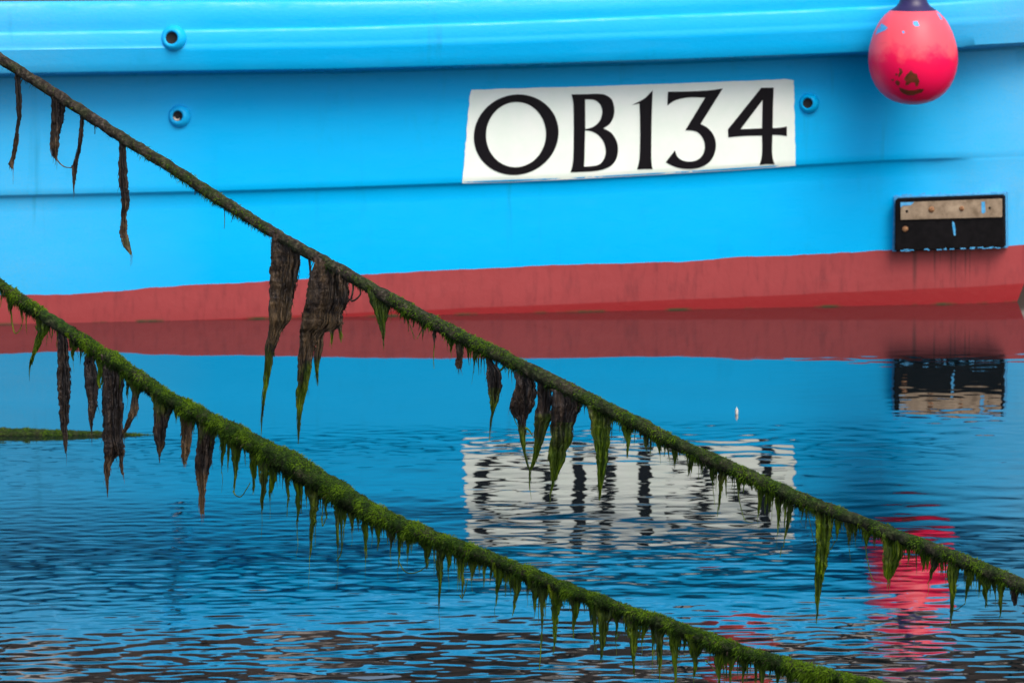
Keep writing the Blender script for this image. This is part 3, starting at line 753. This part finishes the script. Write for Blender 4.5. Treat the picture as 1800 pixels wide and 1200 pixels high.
ramp = lambda a, b, lo=0., hi=1.: (lambda t: lo+(hi-lo)*max(0., min(1., (t-a)/(b-a))))
zero = lambda t: 0.0
def clump(label, bodies, Yf, seed, green=zero, tan=zero, wisps=(), group=None, **kw):
    mb = MB()
    R = RU if Yf is YUP else RL
    for i, rows in enumerate(bodies): weed_into(mb, rows, R, seed*13+i, green, tan, **kw)
    for i, (pts, r0, r1, t) in enumerate(wisps): wisp(mb, pts, Yf, r0, r1, t, seed+i)
    o = mb.build('seaweed_clump', M['weed'], None, True)
    return tag(o, label, 'seaweed', group)
GU, GL = 'seaweed clumps on the upper rope', 'seaweed clumps on the lower rope'
bt = (0, .3, 0)
# --- upper rope
clump('thin dark seaweed strip, leftmost on the upper rope', [[(122,27,34),(150,27,35),(172,28,37),(207,30,37),(232,27,33),(257,22,32),(276,20,27),(288,14,25),(297,20,23)]], YUP, 1, tan=ramp(.6, 1, 0, .35), wisps=[([(40,138),(35,150),(34,170)], .0012, .0008, bt)], group=GU, thick=.3)
clump('broad brown seaweed strip joined by a thin thread to its neighbour', [[(166,90,118),(178,93,116),(194,92,115),(216,91,111),(245,89,105),(264,89,103),(276,94,101),(281,97,101)]], YUP, 2, tan=ramp(.45, 1, 0, .4), wisps=[([(98,278),(106,288),(115,294),(128,295)], .0014, .0009, (0, .6, 0))], group=GU)
clump('narrow dark seaweed strip right of the broad brown one, upper rope', [[(194,140,150),(207,140,149),(238,139,146),(267,135,141),(292,127,136),(311,127,134),(332,129,131)]], YUP, 3, tan=ramp(.7, 1, 0, .3), group=GU, thick=.3)
clump('long twisted brown seaweed strip hanging before the boat knuckle line', [[(240,211,222),(251,211,220),(283,209,222),(314,209,225),(352,213,228),(365,215,226),(384,213,222),(409,210,225),(431,215,229),(448,229,232)]], YUP, 4, green=ramp(.85, 1, 0, .35), tan=ramp(.5, .85, 0, .6), group=GU, thick=.3)
clump('large black seaweed clump with long green tail, left of the ragged one', [[(398,476,527),(412,478,527),(437,476,527),(463,475,528),(490,475,523),(513,474,517),(540,473,513),(560,473,511),(575,474,502),(587,473,492),(607,470,485),(633,468,478),(663,466,473),(697,462,466),(730,459,461.5),(765,458.5,459.5)]], YUP, 5, green=ramp(.55, .75, 0, .8), tan=lambda t: .6 if .36 < t < .56 else .16 if t < .36 else 0, group=GU, fringe=1.6)
clump('ragged black seaweed clump, widest on the upper rope, with green tail', [
    [(452,548,617),(462,553,616),(490,543,614),(513,538,613),(530,537,612),(547,534,603),(567,530,602),(578,528,592),(584,527,570),(610,528,552),(640,523,547),(673,522,542),(700,522,533),(733,523,528),(763,523.5,526),(780,524,525)],
    [(560,552,570),(597,555,567),(627,553,562),(647,554,560),(678,557.5,558.5)], [(555,590,603),(580,596,601),(602,598.5,600.5)], [(560,578,590),(586,581,587),(604,582,584)]],
    YUP, 6, green=ramp(.55, .72, 0, .75), tan=lambda t: .5 if .3 < t < .55 else .14 if t < .3 else 0,
    wisps=[([(542,448),(545,470),(546,492)], .0024, .0022, (0, 0, 0)), ([(622,492),(620,512),(617,528),(626,526),(634,515),(630,500),(634,494)], .0020, .0014, (0, .1, 0)), ([(612,528),(620,524)], .002, .001, (0, 0, 0))], group=GU, fringe=1.8)
clump('small dark triangular weed with green left edge below the ragged clump', [[(500,645,690),(512,647,688),(535,652,686),(550,660,682),(570,667,677),(597,673,675)]], YUP, 7, green=lambda t: .42, group=GU, wisps=[([(650,515),(655,535),(664,556)], .003, .002, (1, 0, 0))])
clump('short brown seaweed flap with squared end, over the red reflection', [[(594,803,812),(605,803,813),(622,802,815),(640,800,812),(648,804,811)]], YUP, 8, tan=lambda t: .3, group=GU)
clump('leaf-shaped dark weed with hair-thin tail, before the reflected waterline', [[(628,856,862),(640,858,866),(650,856,880),(665,855,882),(683,857,880),(702,861,876),(717,863,871),(726,864,867),(741,861.3,863.3),(774,860,861)]], YUP, 9, green=ramp(.35, .7, 0, .7), group=GU, wisps=[([(854,626),(857,640),(858,652)], .0022, .0022, (.5, 0, 0)), ([(889,638),(884,646),(878,652)], .0022, .002, (.9, 0, 0)), ([(873,632),(872,645)], .0025, .0025, (0, 0, 0))])
clump('pointed dark weed, leftmost of the three hanging side by side mid-rope', [[(652,905,930),(676,907,942),(694,901,942),(713,895,940),(728,900,927),(737,911,923),(754,913,923),(772,915,922),(793,919,922.5),(815,926,928.5),(826,931,932.5)]], YUP, 10, green=ramp(.5, .75, 0, .8), group=GU, wisps=[([(901,722),(905,738),(913,755)], .0014, .0005, (1, 0, 0)), ([(924,752),(930,756),(936,766)], .0022, .0008, (1, 0, 0))], fringe=1.4)
clump('dark weed with green point, middle of the three hanging side by side mid-rope', [[(660,944,972),(670,944,972),(691,946,970),(715,944,968),(733,940,968),(750,939,961),(772,939,954),(793,939,946),(815,934,940),(826,930,933),(862,930,931)]], YUP, 11, green=ramp(.32, .62, 0, .85), group=GU, wisps=[([(931,828),(931,845),(934,878)], .0006, .0003, (.9, 0, 0))], fringe=1.4)
clump('wide dark weed with pointed green end, rightmost of the three side by side', [[(684,970,1016),(691,972,1020),(713,970,1024),(728,971,1015),(746,968,1010),(767,968,1007),(785,965,1001),(804,964,994),(821,968,985),(837,970,979),(847,971,974.5),(870,965.5,967)]], YUP, 12, green=ramp(.3, .6, 0, .7), group=GU, fringe=1.4)
clump('broad green and brown weed wedge over the reflected white panel', [[(712,1032,1080),(722,1034,1076),(741,1037,1074),(763,1041,1073),(785,1046,1070),(806,1048,1066),(828,1050,1062),(850,1051,1059),(862,1052,1056.5),(880,1053.5,1054.5)]], YUP, 13, green=ramp(.0, .7, .42, 1), group=GU, wisps=[([(1034,712),(1037,724),(1040,735)], .0026, .0012, (1, 0, 0))])
clump('long dark green weed with slender tip between white panel and red reflections', [[(888,1432,1466),(905,1434,1464),(930,1434,1462),(965,1435,1457),(1000,1436,1452),(1030,1436,1445),(1050,1436,1442),(1062,1436,1440),(1096,1434.5,1435.5)]], YUP, 14, green=ramp(0, .7, .5, .95), group=GU)
clump('stubby green weed triangle at the left of the red reflection', [[(938,1550,1592),(952,1552,1590),(975,1553,1586),(992,1553,1580),(1006,1553,1572),(1017,1557,1564)]], YUP, 15, green=lambda t: .7, group=GU)
clump('tapering dark green weed at the right of the red reflection', [[(978,1664,1692),(990,1666,1688),(1010,1667,1683),(1040,1670,1678),(1060,1671.5,1675.5),(1100,1670,1671)]], YUP, 16, green=ramp(0, .5, .6, .95), group=GU)
clump('small purplish brown weed flap at the right end of upper rope', [[(1026,1776,1790),(1038,1777,1789),(1050,1778,1787),(1064,1781,1786)]], YUP, 17, tan=lambda t: .05, group=GU)
# --- lower rope
clump('curled weed with yellow green end, leftmost clump on the lower rope', [[(540,60,100),(552,62,98),(567,64,90),(582,66,84),(600,62,73),(622,55,63),(643,51,55)]], YLO, 21, green=ramp(.15, .6, .3, 1), group=GL)
clump('long slim dark seaweed blade, nearest the left edge on lower rope', [[(572,104,113),(584,103,114),(598,101,118),(625,100,120),(661,100,125),(685,102,124),(712,104,122),(742,106,121),(760,110,118),(781,112,118),(797,115,117)]], YLO, 22, tan=ramp(.8, 1, 0, .15), group=GL)
clump('dark seaweed blade with bright green frill, between the slim blade and broad clump', [[(608,155,168),(619,155,167),(640,151,167),(670,151,174),(700,154,172),(721,156,169),(739,157,163),(757,160,162)], ], YLO, 23, group=GL, wisps=[([(172,630),(176,650),(173,668),(176,682)], .0058, .0022, (1, 0, 0)), ([(180,640),(181,660),(178,676)], .004, .0016, (1, 0, 0))])
clump('broad dark seaweed clump with two ragged tails, largest on lower rope', [[(622,178,216),(640,181,214),(670,183,216),(694,181,215),(730,180,215),(766,181,216),(786,184,217),(795,184,216),(803,184,204),(814,184,196),(838,185,192),(853,187,191),(874,188.5,189.5)], [(780,203,218),(796,207,218),(806,209,217),(820,211,216.5),(834,214,217)]], YLO, 24, tan=ramp(.65, .9, 0, .45), group=GL, fringe=1.5)
clump('slanting brown twig of weed right of the broad two-tailed clump', [[(668,222,262),(680,228,256),(692,234,244),(718,231,240),(739,223,234),(750,219,228),(760,215,220)]], YLO, 25, green=ramp(.4, 0, 0, .6), tan=ramp(.35, .7, 0, .5), group=GL)
clump('dark brown weed tongue with pointed end right of the slanting twig', [[(690,264,308),(700,267,304),(724,270,300),(745,271,294),(760,271,292),(778,275,290),(793,277,284),(803,279,281)]], YLO, 26, green=ramp(.4, .0, 0, .6), tan=ramp(.75, 1, 0, .35), group=GL)
clump('tan and brown weed flap between two darker tongues, lower rope', [[(720,314,350),(732,316,346),(748,318,340),(769,319,337),(787,319,334),(802,319,330),(816,322,326)]], YLO, 27, green=ramp(.35, 0, 0, .5), tan=ramp(.15, .6, .15, .75), group=GL)
clump('dark weed tongue ending in a dry tan point, rightmost brown clump on lower rope', [[(736,350,386),(748,351,381),(766,349,379),(790,345,375),(814,342,372),(835,343,366),(856,349,361),(880,350,360),(903,351,358)]], YLO, 28, green=ramp(.3, 0, 0, .3), tan=ramp(.5, .72, 0, .9), group=GL)

# --- small algae tufts: parts of the rope they coat
def tuft(R, parent, x0, x1, xt, yt, seed, bright=.75, brown=False):
    rg = random.Random(seed); mb = MB(); xm = (x0+x1)/2; bot = lambda x: R['c'](x)+R['w'](x)*.24
    y0 = min(bot(x0), bot(x1))-2; L = max(yt-y0, 6); rows = [(y0, x0-3, x1+3)]
    wd = x1-x0
    tail = rg.uniform(.05, .16) if L > 45 else rg.uniform(.14, .3)
    for t, k in ((.14, .84), (.30, .56), (.46, .33+tail*.3), (.64, .16+tail*.35), (.82, .06+tail*.3), (1, .02)):
        c = xm+(xt-xm)*t**1.2+rg.gauss(0, wd*.03); hw = max(wd*k*.5, .55); rows.append((y0+L*t, c-hw, c+hw))
    gr = zero if brown else (lambda t: min(1, bright*.78+.35*t))
    if not brown and wd > 9:
        for q in range(rg.choice((1, 2, 2, 3, 4))):
            xc = rg.uniform(x0-3, x1+3); w2 = rg.uniform(1.6, 3.6); L2 = L*rg.uniform(.3, .85); yb = bot(xc)-3; xe = xc+rg.uniform(-4, 3)
            weed_into(mb, [(yb, xc-w2*1.5, xc+w2*1.5), (yb+L2*.35, (xc*.7+xe*.3)-w2*.7, (xc*.7+xe*.3)+w2*.7), (yb+L2*.7, (xc*.3+xe*.7)-w2*.28, (xc*.3+xe*.7)+w2*.28), (yb+L2, xe-.3, xe+.3)], R, seed*7+q, lambda t: min(1, bright+.3*t), zero, rag=.8, thick=.4, fringe=.4, step=3, fib=.3)
    weed_into(mb, rows, R, seed, gr, (lambda t: .15) if brown else zero, rag=1.5, thick=.22, fringe=1.6, step=2.4, ribs=.35, fib=1.6)
    if not brown and L > 26 and rg.random() < .6:
        wisp(mb, [(xt, yt-3), (xt+rg.uniform(-2, 2), yt+L*.15), (xt+rg.uniform(-3, 3), yt+L*.4)], R['Y'], .0005, .0002, (.9, 0, 0), seed)
    return mb.build('algae_tuft', M['weed'], parent, True)
TU = [(703,717,711,568),(720,733,727,575),(738,757,744,577),(782,803,793,620),(816,838,822,628),(829,840,832,655),(846,852,849,632),(1088,1120,1103,805),(1124,1146,1138,797),(1148,1166,1160,800),
      (1178,1196,1186,823),(1206,1226,1211,836),(1228,1242,1234,828),(1244,1258,1254,868),(1260,1281,1263,896),(1291,1311,1298,868),(1314,1326,1322,862),(1328,1350,1332,908),(1346,1360,1352,900),(1360,1381,1367,938),(1383,1399,1377,962),(1402,1416,1410,905),
      (1466,1481,1471,950),(1484,1496,1493,968),(1498,1510,1504,950),(1511,1536,1521,962),(1538,1548,1544,950),(1592,1604,1596,996),(1612,1638,1622,1004),(1636,1662,1631,1026),(1694,1716,1697,1062),(1718,1744,1734,1068),(1740,1754,1750,1052),(1752,1772,1757,1084)]
_x = random.Random(78)
for _ in range(26):
    x_ = _x.uniform(690, 1790); w_ = _x.uniform(5, 12); TU.append((x_, x_+w_, x_+w_*_x.uniform(.1, .8), RU['c'](x_)+RU['w'](x_)*.3+_x.uniform(12, 34)))
for i, (a, b, t, y) in enumerate(TU): tuft(RU, ropeU, a, b, t, y, 200+i, (.8, 1.0, .55)[i % 3])
tuft(RU, ropeU, 165, 170, 167, 236, 290, brown=True); tuft(RU, ropeU, 341, 347, 343, 343, 291, brown=True); tuft(RU, ropeU, 410, 416, 406, 391, 292, brown=True); tuft(RU, ropeU, 760, 769, 764, 612, 293, brown=True)
TL = [(6,38,20,556),(116,152,128,634),(216,232,224,700),(300,320,310,735),(334,350,340,752),(382,402,390,832),(404,432,411,868),(432,464,446,868),(450,480,460,902),(468,498,474,880),(498,514,505,908),(514,534,522,940),(540,568,544,980),(560,580,574,912),(586,600,594,990),(600,616,604,930),(612,630,618,938),
      (634,652,643,986),(648,660,655,945),(660,676,663,968),(678,698,686,978),(698,712,700,996),(712,726,716,984),(734,768,750,1000),(766,786,771,1072),(784,798,788,1016),(804,820,813,1054),(818,848,830,1020),(846,856,850,1032),(864,892,871,1064),
      (896,922,902,1082),(926,958,940,1078),(948,960,953,1130),(964,996,973,1148),(1000,1022,1008,1122),(1034,1050,1046,1128),(1046,1080,1057,1164),(1078,1092,1082,1128),(1100,1128,1115,1192),(1124,1142,1128,1134),(1150,1168,1159,1204),(1174,1200,1187,1214),(1206,1250,1218,1190),(1254,1276,1263,1222),(1276,1294,1284,1210),(1298,1318,1306,1204),(1326,1358,1338,1214),(1358,1378,1366,1204),(1378,1398,1390,1204),(1400,1430,1412,1222),(1434,1460,1444,1230)]
rx = random.Random(77)
def extra(lst, x0, x1, R, n):
    for _ in range(n):
        x = rx.uniform(x0, x1); wd = rx.uniform(5, 13); L = rx.uniform(12, 34)*(1 if rx.random() < .75 else 1.8)
        lst.append((x, x+wd, x+wd*rx.uniform(.1, .8), R['c'](x)+R['w'](x)*.3+L))
extra(TL, 380, 1480, RL, 46)
for i, (a, b, t, y) in enumerate(TL): tuft(RL, ropeL, a, b, t, y, 400+i, (.6, .95, .75, 1.05)[i % 4])
# loose threads and loops
mb = MB()
for pts in ([(20,548),(22,572),(27,586),(36,578),(42,555)], [(410,862),(414,870),(424,872),(434,858),(440,848)], [(565,906),(567,924),(571,916),(576,902)], [(592,985),(600,970),(604,935),(606,905)],
            [(700,985),(712,1004),(730,1006),(748,996),(756,982)], [(808,1045),(812,1050),(818,1036),(822,1018)], [(952,1110),(950,1150),(948,1176)], [(1038,1110),(1046,1126),(1052,1118)], [(1082,1124),(1092,1110)], [(1240,1160),(1252,1172),(1262,1186)]):
    wisp(mb, pts, YLO, .0011, .0007, (.9, 0, 0), len(pts))
def hairs(mb, R, x0, x1, n, seed, mf):
    rg = random.Random(seed); k = 0
    while k < n:
        x = rg.uniform(x0, x1); k += 1
        if rg.random() > mf(x): continue
        y = R['c'](x)+R['w'](x)*.26; L = rg.uniform(4, 15)*(1 if rg.random() < .8 else 2.6)*(.5+1.2*max(0, .4+N3(x*.03, seed))); dx = rg.gauss(0, 1.6)
        mb.strand([at(x+dx*u*u+rg.gauss(0, .35), y+L*u, R['Y'](x)-rg.uniform(-.006, .008)) for u in (0, .25, .5, .75, 1)], rg.uniform(.0008, .0022), .00015, (rg.uniform(.55, 1), 0, 0), n=4)
hairs(mb, RL, 0, 1500, 950, 31, mL)
mb.build('algae_threads', M['weed'], ropeL)['kind'] = 'stuff'
mb = MB()
for pts in ([(394,364),(395,385),(394,402)], [(720,570),(727,590),(728,596)], [(744,574),(736,590),(733,596)], [(763,606),(762,632),(763,648)], [(1297,866),(1302,890),(1310,914),(1324,918)], [(1374,960),(1371,980)], [(1417,894),(1424,920),(1432,960)], [(1468,950),(1462,962),(1450,978)], [(1521,960),(1526,990),(1534,1018),(1548,1022)], [(1674,1072),(1684,1070),(1696,1060)], [(1262,890),(1261,908)]):
    wisp(mb, pts, YUP, .0009, .0005, (.8, 0, 0), len(pts))
hairs(mb, RU, 640, 1800, 800, 32, mU)
mb.build('algae_threads', M['weed'], ropeU)['kind'] = 'stuff'

# ------------------------------------------------------------------ third rope, sinking into the water at the left
Yw = wdist(764)
R3 = dict(c=lambda x: I(x, [(-400, 745), (-100, 760), (0, 764), (120, 763), (220, 763.5), (300, 768), (420, 776)]), w=lambda x: I(x, [(-400, 32), (0, 29), (130, 17), (240, 6), (300, 5)]), Y=lambda x: Yw)
rope3 = thing('floating_rope', at(-60, 764, Yw), 'mossy rope lying at the water surface by the left edge', 'rope')
r3, t3, i3 = make_rope(R3, -400, 320, 4, lambda x: .75, .12, .5, 5.5)
mb = MB(); mb.grid(r3, True, t3); mb.build('rope_core', M['rope'], rope3)
moss_blades(r3, i3, 16000, .004, .011, 15, 1.6).build('moss_coat', M['moss'], rope3, False)['kind'] = 'stuff'

# feather floating upright
Yf_ = wdist(728); fo = at(1295, 728, Yf_)
feather = thing('floating_feather', fo, 'tiny pale feather standing in the calm water', 'feather')
mb = MB(); rows = []
for t in np.linspace(0, 1, 9):
    hw = .0055*math.sin(math.pi*min(1, t*.9+.08))**.8+.0006; z = -.004+.030*t; b_ = .006*t*t
    rows.append([fo+Vector((-hw, b_, z)), fo+Vector((0, b_-.003, z+.002)), fo+Vector((hw, b_, z)), fo+Vector((0, b_+.0015, z))])
mb.grid(rows, True); mb.build('vane', M['feather'], feather, True, None, False)
mb = MB(); mb.strand([fo+Vector((0, -.003, -.01)), fo+Vector((0, -.002, .02)), fo+Vector((0, .004, .028))], .0012, .0004); mb.build('quill', M['feather'], feather, True, None, False)
